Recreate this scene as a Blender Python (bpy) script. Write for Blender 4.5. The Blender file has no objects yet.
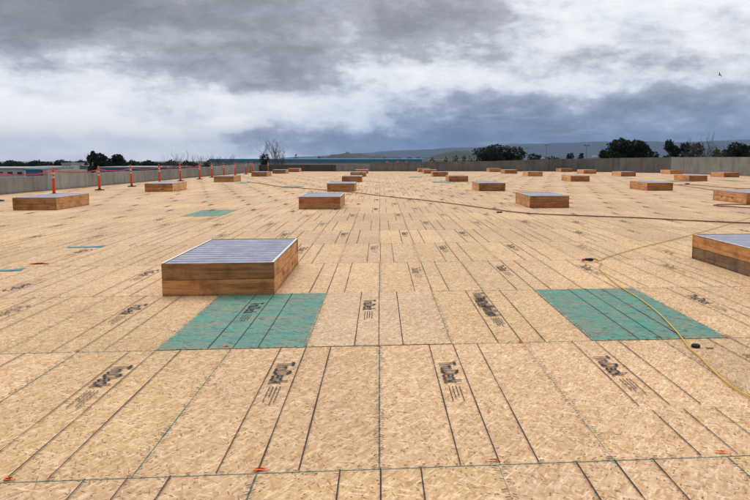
import bpy, bmesh, math, random
from mathutils import Vector, Matrix, noise as mnoise
random.seed(11)
R = math.radians
scene = bpy.context.scene
COL = scene.collection

# ------------------------------------------------------------------ camera
F_PX, YAW, PITCH, CAM_H, CX, CY = 724.7, 0.08598, 0.12712, 1.5676, 442.8, 250.0
CAM = Vector((0.0197, -3.5148, CAM_H))
cd = bpy.data.cameras.new('camera')
cam = bpy.data.objects.new('camera', cd); COL.objects.link(cam)
cd.sensor_width = 36.0
cd.lens = F_PX / 750.0 * 36.0
cd.shift_x = (375.0 - CX) / 750.0
cd.clip_start = 0.05; cd.clip_end = 60000
cam.location = CAM
cam.rotation_euler = (math.pi/2 - PITCH, 0, -YAW)
scene.camera = cam
HOR = 157.4
FWD = Vector((math.sin(YAW), math.cos(YAW), 0)); RGT = Vector((math.cos(YAW), -math.sin(YAW), 0))
GROUND_Z = -9.5
FALL = .0046                       # the land falls gently away from the building

def bearing(x, d, y=None):
    """a spot d metres ahead on the bearing of photo column x; z from the height seen there"""
    p = CAM + FWD*d + RGT*(d*(x-CX)/F_PX)
    p.z = GROUND_Z - FALL*d if y is None else CAM_H + (HOR-y)/F_PX*d
    return p

# ------------------------------------------------------------------ node helper
class NT:
    def __init__(s, tree): s.t = tree
    def new(s, ty, **kw):
        n = s.t.nodes.new(ty)
        for k, v in kw.items(): setattr(n, k, v)
        return n
    def put(s, sock, v):
        if isinstance(v, bpy.types.NodeSocket): s.t.links.new(v, sock)
        else: sock.default_value = v
    def m(s, op, *a, clamp=False):
        n = s.new('ShaderNodeMath', operation=op, use_clamp=clamp)
        for i, v in enumerate(a): s.put(n.inputs[i], v)
        return n.outputs[0]
    def mix(s, f, a, b, blend='MIX'):
        n = s.new('ShaderNodeMix', data_type='RGBA', blend_type=blend, clamp_factor=True)
        s.put(n.inputs[0], f)
        for i, v in ((6, a), (7, b)):
            s.put(n.inputs[i], v if isinstance(v, bpy.types.NodeSocket) else (*v, 1.0)[:4])
        return n.outputs[2]
    def mapr(s, v, a, b, c=0.0, d=1.0, smooth=False):
        n = s.new('ShaderNodeMapRange', clamp=True)
        if smooth: n.interpolation_type = 'SMOOTHSTEP'
        for i, q in enumerate((v, a, b, c, d)): s.put(n.inputs[i], q)
        return n.outputs[0]
    def noise(s, vec, scale, detail=3, rough=.55, dim='3D'):
        n = s.new('ShaderNodeTexNoise', noise_dimensions=dim)
        s.put(n.inputs['Vector'], vec); n.inputs['Scale'].default_value = scale
        n.inputs['Detail'].default_value = detail; n.inputs['Roughness'].default_value = rough
        return n.outputs['Fac']
    def mapping(s, vec, rot=0, scale=(1,1,1), loc=(0,0,0)):
        if rot:
            q = s.new('ShaderNodeVectorRotate', rotation_type='Z_AXIS')
            s.put(q.inputs['Vector'], vec); q.inputs['Angle'].default_value = rot; vec = q.outputs[0]
        n = s.new('ShaderNodeMapping')
        s.put(n.inputs['Vector'], vec)
        n.inputs['Scale'].default_value = scale; n.inputs['Location'].default_value = loc
        return n.outputs[0]
    def voro(s, vec, dim='2D', feature='F1', rnd=1.0):
        n = s.new('ShaderNodeTexVoronoi', voronoi_dimensions=dim, feature=feature)
        s.put(n.inputs['Vector'], vec); n.inputs['Scale'].default_value = 1.0; n.inputs['Randomness'].default_value = rnd
        return n
    def sep(s, v):
        n = s.new('ShaderNodeSeparateXYZ'); s.put(n.inputs[0], v); return n.outputs
    def sepc(s, v):
        n = s.new('ShaderNodeSeparateColor'); s.put(n.inputs[0], v); return n.outputs
    def comb(s, x, y, z=0.0):
        n = s.new('ShaderNodeCombineXYZ')
        for i, q in enumerate((x, y, z)): s.put(n.inputs[i], q)
        return n.outputs[0]
    def ramp(s, v, stops):
        n = s.new('ShaderNodeValToRGB'); s.put(n.inputs[0], v)
        e = n.color_ramp.elements
        while len(e) < len(stops): e.new(.5)
        for q, (p, c) in zip(e, stops): q.position = p; q.color = (*c, 1)
        return n.outputs[0]

def material(name, rough=.7, metal=0.0, spec=.3, color=None):
    m = bpy.data.materials.new(name); m.use_nodes = True
    nt = NT(m.node_tree); b = m.node_tree.nodes['Principled BSDF']
    b.inputs['Roughness'].default_value = rough; b.inputs['Metallic'].default_value = metal
    b.inputs['Specular IOR Level'].default_value = spec
    if color: b.inputs['Base Color'].default_value = (*color, 1)
    return m, nt, b
def bump(nt, b, h, strength=.3, dist=.01):
    n = nt.new('ShaderNodeBump'); n.inputs['Strength'].default_value = strength; n.inputs['Distance'].default_value = dist
    nt.put(n.inputs['Height'], h); nt.put(b.inputs['Normal'], n.outputs[0])
def varied(name, c1, c2, scale, rough=.8, metal=0, spec=.25, per_object=.0, stretch=(1,1,1)):
    """two-tone mottled material"""
    m, nt, b = material(name, rough, metal, spec)
    tc = nt.new('ShaderNodeTexCoord').outputs['Object']
    v = nt.mapping(tc, 0, stretch)
    f = nt.mapr(nt.noise(v, scale, 5, .6), .3, .7)
    c = nt.mix(f, c1, c2)
    if per_object:
        r = nt.new('ShaderNodeObjectInfo').outputs['Random']
        c = nt.mix(1.0, c, nt.comb(*[nt.mapr(r, 0, 1, 1-per_object, 1+per_object)]*3), 'MULTIPLY')
    nt.put(b.inputs['Base Color'], c)
    return m

# ------------------------------------------------------------------ oriented strand board
PW, PL = 1.2192, 2.4384
def osb_color(nt):
    P = nt.new('ShaderNodeTexCoord').outputs['Object']
    col = nt.ramp(nt.noise(P, 16.0, 6, .68), [(.28, (.37,.185,.078)), (.45, (.59,.360,.180)), (.58, (.66,.428,.235)), (.74, (.82,.600,.38))])
    height = None
    tones = [(0, (.36,.175,.075)), (.22, (.55,.330,.165)), (.72, (.66,.423,.232)), (1, (.86,.64,.42))]
    for i, (ang, ln, wd, thr) in enumerate([(.25,.042,.014,.42), (1.25,.060,.016,.44), (-.75,.045,.014,.46), (1.7,.070,.016,.46),
                                            (-1.25,.055,.012,.52), (.7,.040,.012,.55), (2.1,.055,.012,.58)]):
        wob = nt.new('ShaderNodeVectorMath', operation='MULTIPLY_ADD')
        v = nt.voro(nt.mapping(P, ang, (1/ln, 1/wd, 1), (i*3.7, i*5.1, 0)))
        c = nt.sepc(v.outputs['Color'])
        msk = nt.m('GREATER_THAN', c[0], thr)
        msk = nt.m('MULTIPLY', msk, .56)
        edge = nt.mapr(v.outputs['Distance'], .25, .75, 1.0, .86)
        chip = nt.ramp(c[1], tones)
        chip = nt.mix(1.0, chip, nt.comb(edge, edge, edge), 'MULTIPLY')
        col = nt.mix(msk, col, chip)
        nt.t.nodes.remove(wob)
    for i, (ang, ln, wd, thr, dark) in enumerate([(.6,.040,.010,.982,(.15,.075,.035)), (-1.0,.030,.009,.978,(.20,.105,.05)), (1.7,.020,.011,.982,(.10,.055,.035)), (1.3,.070,.009,.975,(.32,.16,.07)),
                                                  (-.3,.050,.008,.972,(.82,.63,.43)), (1.2,.055,.008,.972,(.82,.63,.43)), (.45,.05,.008,.965,(.80,.62,.42))]):
        v = nt.voro(nt.mapping(P, ang, (1/ln, 1/wd, 1), (7+i*2.3, 3+i*1.9, 0)))
        c = nt.sepc(v.outputs['Color'])
        msk = nt.m('MULTIPLY', nt.m('GREATER_THAN', c[0], thr), nt.mapr(v.outputs['Distance'], .25, .6, .9 if i < 4 else .58, 0))
        col = nt.mix(msk, col, dark)
    for i, (ang, ln, wd, thr) in enumerate([(.4,.11,.017,.95), (1.35,.10,.020,.94), (-.9,.10,.016,.955)]):
        v = nt.voro(nt.mapping(P, ang, (1/ln, 1/wd, 1), (17+i*2.9, 31+i*4.1, 0)))
        c = nt.sepc(v.outputs['Color'])
        msk = nt.m('MULTIPLY', nt.m('GREATER_THAN', c[0], thr), nt.mapr(v.outputs['Distance'], .2, .6, .55, 0))
        col = nt.mix(msk, col, (.86,.66,.44) if i != 1 else (.44,.24,.10))
    grain = nt.mapr(nt.noise(P, 130, 3, .7), .3, .7, .86, 1.12)
    col = nt.mix(1.0, col, nt.comb(grain, grain, grain), 'MULTIPLY')
    big = nt.noise(P, .55, 5, .6)
    dirt = nt.mapr(big, .3, .72, .86, 1.06)
    col = nt.mix(1.0, col, nt.comb(dirt, dirt, nt.m('MULTIPLY', dirt, .985)), 'MULTIPLY')
    return P, col

def deck_material():
    m, nt, b = material('strand_board_deck', .78, 0, .22)
    P, col = osb_color(nt)
    x, y, z = nt.sep(P)
    gx = nt.m('DIVIDE', x, PW); gy = nt.m('DIVIDE', y, PL)
    row = nt.m('FLOOR', gy)
    odd = nt.m('FLOORED_MODULO', row, 2.0)
    gx = nt.m('ADD', gx, nt.m('MULTIPLY', odd, .5))
    pid = nt.new('ShaderNodeTexWhiteNoise', noise_dimensions='2D')
    nt.put(pid.inputs['Vector'], nt.comb(nt.m('FLOOR', gx), row))
    r1 = nt.sepc(pid.outputs['Color'])
    tone = nt.mapr(r1[0], 0, 1, .87, 1.07); warm = nt.m('MULTIPLY', tone, nt.mapr(r1[1], 0, 1, .93, 1.04))
    col = nt.mix(1.0, col, nt.comb(tone, nt.m('MULTIPLY', tone, .995), warm), 'MULTIPLY')
    fx = nt.m('FRACT', gx); fy = nt.m('FRACT', gy)
    dx = nt.m('MULTIPLY', nt.m('MINIMUM', fx, nt.m('SUBTRACT', 1.0, fx)), PW)
    dy = nt.m('MULTIPLY', nt.m('MINIMUM', fy, nt.m('SUBTRACT', 1.0, fy)), PL)
    n1 = nt.noise(P, 7.0, 4, .65); n2 = nt.noise(P, 40.0, 3, .6)
    # overspray of the edge sealer
    seal = nt.m('MULTIPLY', nt.mapr(dx, .004, .030, 1, 0), nt.mapr(n1, .45, .7, 0, .40))
    col = nt.mix(seal, col, (.16,.26,.19))
    seal = nt.m('MULTIPLY', nt.mapr(dy, .004, .022, 1, 0), nt.mapr(n1, .40, .7, .1, .55))
    col = nt.mix(seal, col, (.10,.20,.15))
    edge_id = nt.new('ShaderNodeTexWhiteNoise', noise_dimensions='2D'); nt.put(edge_id.inputs['Vector'], nt.comb(nt.m('ROUND', gx), nt.m('ADD', row, 71.0)))
    er = edge_id.outputs['Value']
    gapx = nt.m('MULTIPLY', nt.m('LESS_THAN', dx, nt.m('MULTIPLY', nt.mapr(n2, .3, .7, .0018, .0042), nt.mapr(er, .40, .7, .9, 2.0))), nt.m('MULTIPLY', nt.mapr(n1, .35, .6, .6, 1.0), nt.mapr(er, .2, .7, .6, 1.0)))
    col = nt.mix(gapx, col, (.022,.070,.050))
    gapy = nt.m('MULTIPLY', nt.m('LESS_THAN', dy, nt.mapr(n2, .3, .7, .0028, .0058)), nt.mapr(n1, .3, .5, .75, 1))
    col = nt.mix(gapy, col, (.010,.065,.048))
    # scattered dirt: boot scuffs and darker wet marks
    sc = nt.noise(nt.mapping(P, .3, (1.0, 2.2, 1)), 1.7, 6, .7)
    col = nt.mix(nt.mapr(sc, .60, .78, 0, .30), col, (.20,.13,.08))
    nt.put(b.inputs['Base Color'], col)
    bump(nt, b, nt.noise(P, 60, 3, .6), .25, .004)
    return m

def painted_material(name, amount, c1=(.004,.175,.14), c2=(.018,.30,.24)):
    m, nt, b = material(name, .7, 0, .25)
    P, col = osb_color(nt)
    n = nt.noise(P, 2.3, 5, .65); n2 = nt.noise(P, 28, 4, .7)
    teal = nt.mix(nt.mapr(n, .35, .65), c1, c2)
    teal = nt.mix(nt.mapr(nt.noise(nt.mapping(P, .5, (1,2.4,1)), 3.6, 6, .68), .46, .62, 0, .75), teal, (.01,.13,.17))
    f = nt.m('MULTIPLY', nt.mapr(n, .28, .62, .66, .94), nt.mapr(n2, .34, .46, .80, 1.0))
    gx_, gy_, _ = nt.sep(nt.new('ShaderNodeTexCoord').outputs['Generated'])
    ex = nt.m('MULTIPLY', nt.m('MINIMUM', gx_, nt.m('SUBTRACT', 1.0, gx_)), PW); ey = nt.m('MULTIPLY', nt.m('MINIMUM', gy_, nt.m('SUBTRACT', 1.0, gy_)), PL)
    ed = nt.m('ADD', nt.m('MINIMUM', ex, ey), nt.m('MULTIPLY', nt.m('SUBTRACT', nt.noise(P, 22, 5, .7), .5), .10))
    f = nt.m('MULTIPLY', f, nt.mapr(ed, -.012, .022, .15, 1.0))
    f = nt.m('MULTIPLY', f, amount)
    col = nt.mix(f, col, nt.mix(.28, teal, nt.mix(1.0, teal, col, 'MULTIPLY')))
    fl = nt.sepc(nt.voro(nt.mapping(P, .4, (1/.05, 1/.02, 1))).outputs['Color'])
    col = nt.mix(nt.m('MULTIPLY', nt.m('GREATER_THAN', fl[0], .94), .75*min(1, amount)), col, (.05,.06,.04))
    nt.put(b.inputs['Base Color'], col)
    bump(nt, b, nt.noise(P, 60, 3, .6), .25, .004)
    return m

def worn_ink(name, color, keep, scale=45):
    """print ink that has rubbed off in places"""
    m, nt, b = material(name, .8, 0, .1, color)
    P = nt.new('ShaderNodeTexCoord').outputs['Object']
    a = nt.mapr(nt.noise(P, scale, 4, .7), .5-keep*.35, .66-keep*.30, 1.0, 0.0)
    a = nt.m('SUBTRACT', 1.0, nt.m('MULTIPLY', nt.m('SUBTRACT', 1.0, a), 1.0))
    a2 = nt.m('MULTIPLY', nt.mapr(nt.noise(P, scale, 4, .7), .30-.06*keep, .46-.08*keep, .35*keep, 1.0), nt.mapr(nt.noise(P, 1.3, 3, .6), .28, .5, keep*.75, min(1, keep+.25)))
    nt.put(b.inputs['Alpha'], a2)
    return m

# ------------------------------------------------------------------ mesh helpers
def link(name, me, parent=None, mat=None):
    o = bpy.data.objects.new(name, me); COL.objects.link(o)
    if parent is not None: o.parent = parent
    if mat is not None and me is not None:
        me.materials.clear(); me.materials.append(mat)
    return o
def mesh_of(name, bm, smooth=False):
    me = bpy.data.meshes.new(name); bm.to_mesh(me); bm.free()
    if smooth:
        for p in me.polygons: p.use_smooth = True
    return me
def obj(name, bm, mat, parent=None, smooth=False):
    return link(name, mesh_of(name, bm, smooth), parent, mat)
def raw(name, verts, faces, mat, parent=None, smooth=False):
    me = bpy.data.meshes.new(name); me.from_pydata(verts, [], faces); me.update()
    if smooth:
        for p in me.polygons: p.use_smooth = True
    return link(name, me, parent, mat)
def thing(name, label, cat, loc=(0,0,0), rz=0, group=None):
    o = bpy.data.objects.new(name, None); COL.objects.link(o)
    o.location = loc; o.rotation_euler = (0,0,rz); o.empty_display_size = .2
    return tag(o, label, cat, group)
def tag(o, label, cat, group=None):
    o['label'] = label; o['category'] = cat
    if group: o['group'] = group
    return o
def struct(o): o['kind'] = 'structure'; return o
def box_bm(x0, x1, y0, y1, z0, z1, bev=0, bm=None):
    bm2 = bmesh.new()
    bmesh.ops.create_cube(bm2, size=1)
    for v in bm2.verts:
        v.co = Vector(((x0+x1)/2 + v.co.x*(x1-x0), (y0+y1)/2 + v.co.y*(y1-y0), (z0+z1)/2 + v.co.z*(z1-z0)))
    if bev: bmesh.ops.bevel(bm2, geom=bm2.edges[:], offset=bev, segments=2, affect='EDGES', profile=.6)
    if bm is None: return bm2
    me = bpy.data.meshes.new('tmp'); bm2.to_mesh(me); bm2.free(); bm.from_mesh(me); bpy.data.meshes.remove(me)
    return bm
def lathe_bm(profile, n=20, bm=None):
    bm = bm or bmesh.new()
    rings = [[bm.verts.new((r*math.cos(2*math.pi*k/n), r*math.sin(2*math.pi*k/n), z)) for k in range(n)] for r, z in profile]
    for a, b in zip(rings, rings[1:]):
        for k in range(n): bm.faces.new((a[k], a[(k+1) % n], b[(k+1) % n], b[k]))
    bm.faces.new(rings[-1]); bm.faces.new(rings[0][::-1])
    return bm
def catmull(pts, sub=8):
    out = []
    P = [Vector(p) for p in pts]; P = [P[0]*2-P[1]] + P + [P[-1]*2-P[-2]]
    for i in range(1, len(P)-2):
        for k in range(sub):
            t = k/sub; a, b, c, d = P[i-1], P[i], P[i+1], P[i+2]
            out.append(.5*((2*b) + (c-a)*t + (2*a-5*b+4*c-d)*t*t + (3*b-a-3*c+d)*t**3))
    out.append(P[-2]); return out
def tube(verts, faces, pts, rad, n=6, cap=True):
    """append a tube along pts; rad is a number or one per point"""
    rs = rad if isinstance(rad, (list, tuple)) else [rad]*len(pts)
    base = len(verts); L = len(pts)
    for i, p in enumerate(pts):
        t = (pts[min(i+1, L-1)] - pts[max(i-1, 0)])
        if t.length < 1e-9: t = Vector((0,0,1))
        t.normalize()
        up = Vector((0,0,1)) if abs(t.z) < .95 else Vector((1,0,0))
        a = t.cross(up).normalized(); b = a.cross(t)
        for k in range(n):
            an = 2*math.pi*k/n
            verts.append(p + (a*math.cos(an) + b*math.sin(an))*rs[i])
    for i in range(L-1):
        for k in range(n):
            q = base+i*n
            faces.append((q+k, q+(k+1) % n, q+n+(k+1) % n, q+n+k))
    if cap:
        faces.append(tuple(base+k for k in range(n))[::-1]); faces.append(tuple(base+(L-1)*n+k for k in range(n)))
def copy_tree(o, parent=None):
    c = o.copy(); COL.objects.link(c)
    if parent is not None: c.parent = parent
    for ch in list(o.children):
        k = copy_tree(ch, c); k.matrix_parent_inverse = ch.matrix_parent_inverse.copy()
    return c

# ------------------------------------------------------------------ ground and roof deck
ground_mat = varied('scrubby_ground', (.10,.105,.075), (.16,.15,.12), .004, .95)
gv = []
for fd, sd_ in ((0,-16000), (0,16000), (16000,16000), (16000,-16000), (-16000,-16000), (-16000,16000)):
    p = CAM + FWD*fd + RGT*sd_; gv.append((p.x, p.y, GROUND_Z - FALL*max(0, fd)))
g = raw('ground', gv, [(0,1,2,3), (4,5,1,0)], ground_mat)
struct(g)

LEFT = [(-17.9,-12.0), (-16.25,24.9), (-15.72,32.6), (-15.6,36.0), (-14.71,53.7), (-13.75,67.2), (-13.6,80.6)]
FAR = [(-13.6,80.6), (-4.95,79.9), (-1.0,79.8), (4.58,79.6), (12.7,78.9), (21.0,77.7)]
RIGHT = [(21.0,77.7), (25.4,72.3), (29.3,67.9), (31.4,55.0), (34.0,30.0), (36.5,-12.0)]
DECK_MAT = deck_material()
outline = LEFT + FAR[1:] + RIGHT[1:]
dv = [(x, y, 0) for x, y in outline]; nd = len(dv)
dv += [(x, y, -.35) for x, y in outline]
deck = raw('roof_deck', dv, [tuple(range(nd))[::-1], tuple(range(nd, 2*nd))] + [(i, (i+1) % nd, nd+(i+1) % nd, nd+i) for i in range(nd)], DECK_MAT)
struct(deck)

def inside_deck(x, y):
    if y > 79 or y < -4.5: return False
    xl = -17.9 + (y+12)*(4.3/92.6); xr = 36.5 - (y+12)*.075 if y < 55 else 31.4 - (y-55)*.4
    return xl+.4 < x < xr-.4

# painted panels (each a board of the deck)
MT = painted_material('teal_painted_board', 1.0)
MP = painted_material('thin_teal_overspray', .09)
def rect(name, x0, x1, y0, y1, z, mat, label):
    bm = box_bm(x0, x1, y0, y1, z-.0035, z)
    o = obj(name, bm, mat, deck); o['label'] = label; return o
e = .004
for gx, ry, w, lab in [(-1.5, 1, 1, 'teal painted board touching the nearest curb'), (1.5, 1, 1, 'teal painted board under the yellow cord'),
                       (-4.35, 6.7, .85, 'teal painted board left of the middle curbs'), (-4.25, 14.2, .85, 'small teal board far left of centre'),
                       (2.7, 17.0, 1, 'teal board before a far curb'), (1.9, 22.0, .9, 'far pale teal board'), (13.6, 11.6, 1.2, 'teal board at the right edge'),
                       (15.4, 17.1, 1.4, 'teal strip behind the right curbs'), (19.0, 17.5, 1.0, 'small far teal board right'), (-7.2, 17.0, .6, 'teal board beside a left curb')]:
    rect('painted_panel', gx*PW+e, (gx+w)*PW-e, ry*PL+e, (ry+1)*PL-e, .0045, MT, lab)
for gx, ry, w, lab in [(-.5, 1, 1, 'board with a faint green overspray'), (10.7, 10.3, .8, 'faint pale green board far right'), (-3.9, 9.2, .7, 'faint pale green board far left')]:
    rect('oversprayed_panel', gx*PW+e, (gx+w)*PW-e, ry*PL+e, (ry+1)*PL-e, .0045, MP, lab)

# printed guide lines, nails (surface pattern of the deck)
INK = worn_ink('black_print_ink', (.034,.033,.045), .96)
INK2 = worn_ink('faded_print_ink', (.05,.05,.06), .50)
NAIL = material('dark_nail_head', .6, 0, .3, (.035,.028,.022))[0]
lv, lf, nv, nf = [], [], [], []
def quad(V, Fc, cx, cy, ax, ay, hx, hy, z):
    """a small rectangle: half-length hx along (ax,ay), half-width hy across"""
    b = len(V); px, py = -ay, ax
    for s, t in ((-1,-1), (1,-1), (1,1), (-1,1)): V.append((cx+ax*hx*s+px*hy*t, cy+ay*hx*s+py*hy*t, z))
    Fc.append((b, b+1, b+2, b+3))
ZP = .0085
stamps = []
rng = random.Random(5)
for r in range(-2, 33):
    off = .5*(r % 2)
    for k in range(-16, 29):
        x0 = (k-off)*PW; y0 = r*PL
        if not inside_deck(x0+.6, y0+1.2): continue
        near = y0 < 26
        skip = rng.random() < .06 and r > 2
        broken = rng.random() < .03 or (r == 0 and k == 1)
        shift = rng.uniform(-.012, .012)
        for q in (1/3, 1/2, 2/3):
            if skip: break
            xx = x0 + q*PW + shift
            w = (.0034 if y0 < 9 else .0042) if near else .0065
            ends = [(y0+.004, y0+PL-.004, xx)]
            if broken:
                yb = y0 + (.75 if (r == 0 and k == 1) else rng.uniform(.3, 1.9)); d = .055 if (r == 0 and k == 1) else rng.uniform(-.05, .05)
                ends = [(y0+.012, yb-.04, xx+d), (yb+.04, y0+PL-.012, xx)]
            for a, bb, xq in ends:
                n = 6 if near else 1
                for s in range(n):
                    t0 = a+(bb-a)*s/n; t1 = a+(bb-a)*(s+1)/n
                    ww = w*rng.uniform(.75, 1.25)
                    quad(lv, lf, xq, (t0+t1)/2, 0, 1, (t1-t0)/2, ww, ZP)
        if rng.random() > .08: stamps.append((x0+PW/3+shift, y0, r, k))
        if y0 < 13 and abs(x0) < 9:
            nn = 0
            for side in (.016, PW-.016):
                yy = y0+.03
                while yy < y0+PL-.02:
                    if rng.random() < .85:
                        a = rng.uniform(-.9, .9)
                        quad(nv, nf, x0+side+rng.uniform(-.006,.006), yy, math.cos(a), math.sin(a), rng.uniform(.006,.016), rng.uniform(.003,.005), ZP+.001)
                    yy += .075 + rng.uniform(-.02,.02)
            for side in (.018, PL-.018):
                xx = x0+.05
                while xx < x0+PW-.03:
                    if rng.random() < .8:
                        a = rng.uniform(-.5, .5)
                        quad(nv, nf, xx, y0+side+rng.uniform(-.006,.006), math.cos(a), math.sin(a), rng.uniform(.006,.013), rng.uniform(.003,.005), ZP+.001)
                    xx += .085 + rng.uniform(-.02,.02)
            for q in (1/3, 1/2, 2/3):
                for _ in range(9):
                    if rng.random() < .7:
                        quad(nv, nf, x0+q*PW+rng.uniform(-.02,.02), y0+rng.uniform(.05,2.4), 1, rng.uniform(-.4,.4), rng.uniform(.004,.009), rng.uniform(.0025,.0035), ZP+.001)
raw('printed_guide_lines', lv, lf, INK, deck)
raw('nail_heads', nv, nf, NAIL, deck)

# stamped lettering
def text_mesh(body, size, squeeze):
    c = bpy.data.curves.new('stamp', 'FONT'); c.body = body; c.size = size; c.offset = .0028; c.resolution_u = 2
    o = bpy.data.objects.new('stamp', c); COL.objects.link(o)
    bpy.context.view_layer.update()
    me = bpy.data.meshes.new_from_object(o.evaluated_get(bpy.context.evaluated_depsgraph_get()))
    COL.objects.unlink(o); bpy.data.objects.remove(o)
    V = [(v.co.x*squeeze, v.co.y) for v in me.vertices]; Fc = [tuple(p.vertices) for p in me.polygons]
    bpy.data.meshes.remove(me); return V, Fc
TV, TF = text_mesh('TruDeck', .185, 1.0)
tw = max(v[0] for v in TV); TV = [(x/tw*.53, y) for x, y in TV]
def stamp(V, Fc, ox, oy, flip, full):
    s = -1 if flip else 1
    def pt(x, y): V.append((ox + s*y, oy - s*x, ZP))          # reads down the board, tops towards +X
    if full:
        b = len(V)
        for x, y in TV: pt(x, y)
        for f in TF: Fc.append(tuple(b+i for i in f))
        rows, ww = 4, 1.0
    else:
        x = 0
        for wd, hh in ((.08,.12), (.05,.085), (.07,.08), (.09,.12), (.065,.085), (.055,.08), (.07,.125)):
            b = len(V)
            for q in ((x, 0), (x+wd*.72, 0), (x+wd*.72, hh), (x, hh)): pt(*q)
            Fc.append((b, b+1, b+2, b+3)); x += wd*1.1
        rows = 3
    for j in range(rows):                                     # fine print: rows of tiny illegible words
        yy = .092 - j*.024; x = .60
        end = x + rng.uniform(.20, .32)
        while x < end:
            wd = rng.uniform(.03, .09); b = len(V)
            for q in ((x, yy), (x+wd, yy), (x+wd, yy+.0065), (x, yy+.0065)): pt(*q)
            Fc.append((b, b+1, b+2, b+3)); x += wd + .010
sv, sf, fv, ff = [], [], [], []
for x0, y0, r, k in stamps:
    if (r, k) in ((1, 2),): continue
    flip = rng.random() < .06 and r > 1
    faded = rng.random() < .22 and r != 0
    dy = rng.uniform(-.06,.06) + (0 if r in (0, 1) else rng.uniform(-.12,.12))
    ox = x0 + .038 + (.12 if flip else 0); oy = y0 + (1.94+dy if not flip else .5+dy)
    V, Fc = (fv, ff) if faded else (sv, sf)
    stamp(V, Fc, ox, oy, flip, y0 < 17)
# one board with two overlapping faded stamps
for oy in (4.75, 4.0):
    stamp(fv, ff, 1.5*PW - PW + PW/3 + .05, oy, False, True); stamp(fv, ff, 1.5*PW - PW + PW/3 + .065, oy-.03, False, True)
raw('stamped_lettering', sv, sf, INK, deck)
raw('faded_lettering', fv, ff, INK2, deck)

# spray marks
ORG = worn_ink('orange_spray_paint', (.85,.13,.02), .85, 70)
BLU = worn_ink('blue_spray_paint', (.06,.27,.36), .6, 30)
for x, y, L in [(-1.81,.03,.06), (-2.45,2.47,.05), (-1.27,2.50,.06), (-.60,.035,.07), (.60,.05,.06), (1.82,.05,.06), (2.44,2.50,.08), (3.05,2.50,.06),
                (-5.05,7.6,.22), (-.09,34.8,.6), (-.02,2.42,.05), (1.2,2.43,.05)]:
    b1, f1 = [], []
    for j in range(5 if L < .2 else 3): quad(b1, f1, x+rng.uniform(-.3,.3)*L, y+rng.uniform(-.012,.012), 1, rng.uniform(-.35,.35), L*rng.uniform(.18,.42), .0045 if L < .2 else .05, ZP+.002)
    raw('orange_spray_mark', b1, f1, ORG, deck)
for x, y, L in [(-5.15,9.62,.30), (-5.3,6.95,.32)]:
    b1, f1 = [], []
    quad(b1, f1, x, y, 1, .05, L, .07, ZP+.002); quad(b1, f1, x+L*.7, y+.1, .4, 1, .12, .04, ZP+.0025)
    raw('blue_spray_mark', b1, f1, BLU, deck)

# ------------------------------------------------------------------ parapets
def concrete(name, c1, c2, top):
    m, nt, b = material(name, .9, 0, .2)
    P = nt.new('ShaderNodeTexCoord').outputs['Object']
    x, y, z = nt.sep(P)
    n = nt.noise(P, .8, 6, .6); n2 = nt.noise(nt.mapping(P, 0, (1,1,.12)), 2.6, 5, .65)
    c = nt.mix(nt.mapr(n, .3, .7), c1, c2)
    c = nt.mix(nt.mapr(n2, .48, .72, 0, .55), c, tuple(q*.45 for q in c1))
    c = nt.mix(nt.mapr(nt.noise(P, 6, 5, .7), .52, .8, 0, .35), c, tuple(min(.7, q*1.6) for q in c2))
    c = nt.mix(nt.m('MULTIPLY', nt.mapr(z, .0, .12, 1, 0), .45), c, (.05,.048,.045))
    r = nt.mapr(nt.new('ShaderNodeObjectInfo').outputs['Random'], 0, 1, .82, 1.15)
    c = nt.mix(1.0, c, nt.comb(r, r, r), 'MULTIPLY')
    nt.put(b.inputs['Base Color'], c); bump(nt, b, n2, .3, .02)
    return m
CON = concrete('weathered_concrete', (.20,.195,.18), (.30,.29,.265), 1)
CONL = concrete('pale_new_concrete', (.27,.265,.245), (.38,.37,.34), 1)
COND = concrete('shade_dark_concrete', (.130,.129,.126), (.20,.198,.192), 1)  # shade on the camera-facing walls put into a darker concrete colour
MEMB = concrete('black_membrane_flashing', (.075,.074,.072), (.115,.112,.108), 1)
CAPM = varied('concrete_cap', (.24,.23,.21), (.34,.33,.30), 2.0, .9)
def wall_run(name, label, panels):
    root = thing(name, label, 'wall', (0,0,0))
    for (xa, ya, ha), (xb, yb, hb), mat in panels:
        a = Vector((xa, ya, 0)); b = Vector((xb, yb, 0)); t = (b-a).normalized()
        nrm = Vector((-t.y, t.x, 0)) * .22                      # outward is to the left of the walk (clockwise loop)
        a2, b2 = a + t*.006, b - t*.006
        V = []
        for p, h in ((a2, ha), (b2, hb)):
            for z in (GROUND_Z, h):
                V.append(p + Vector((0,0,z))); V.append(p + nrm + Vector((0,0,z)))
        Fs = [(0,4,6,2), (1,3,7,5), (2,6,7,3), (0,2,3,1), (4,5,7,6), (0,1,5,4)]
        raw('wall_panel', V, Fs, mat, root)
    return root
wall_run('concrete_parapet', 'low grey concrete parapet along the left roof edge behind the orange posts', [
    ((-17.9,-12,.74), (-16.9,10,.74), CON), ((-16.9,10,.74), (-16.25,24.9,.74), CON), ((-16.25,24.9,.74), (-15.72,32.6,.70), CON), ((-15.72,32.6,.96), (-15.55,36.9,.93), CONL),
    ((-15.55,36.9,.72), (-15.1,45.7,.71), CON), ((-15.1,45.7,.71), (-14.71,53.7,.73), CON), ((-14.71,53.7,.73), (-14.2,60.8,.78), CON), ((-14.2,60.8,.78), (-13.75,67.2,.84), CON), ((-13.75,67.2,.84), (-13.6,80.6,.80), COND)])
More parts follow.
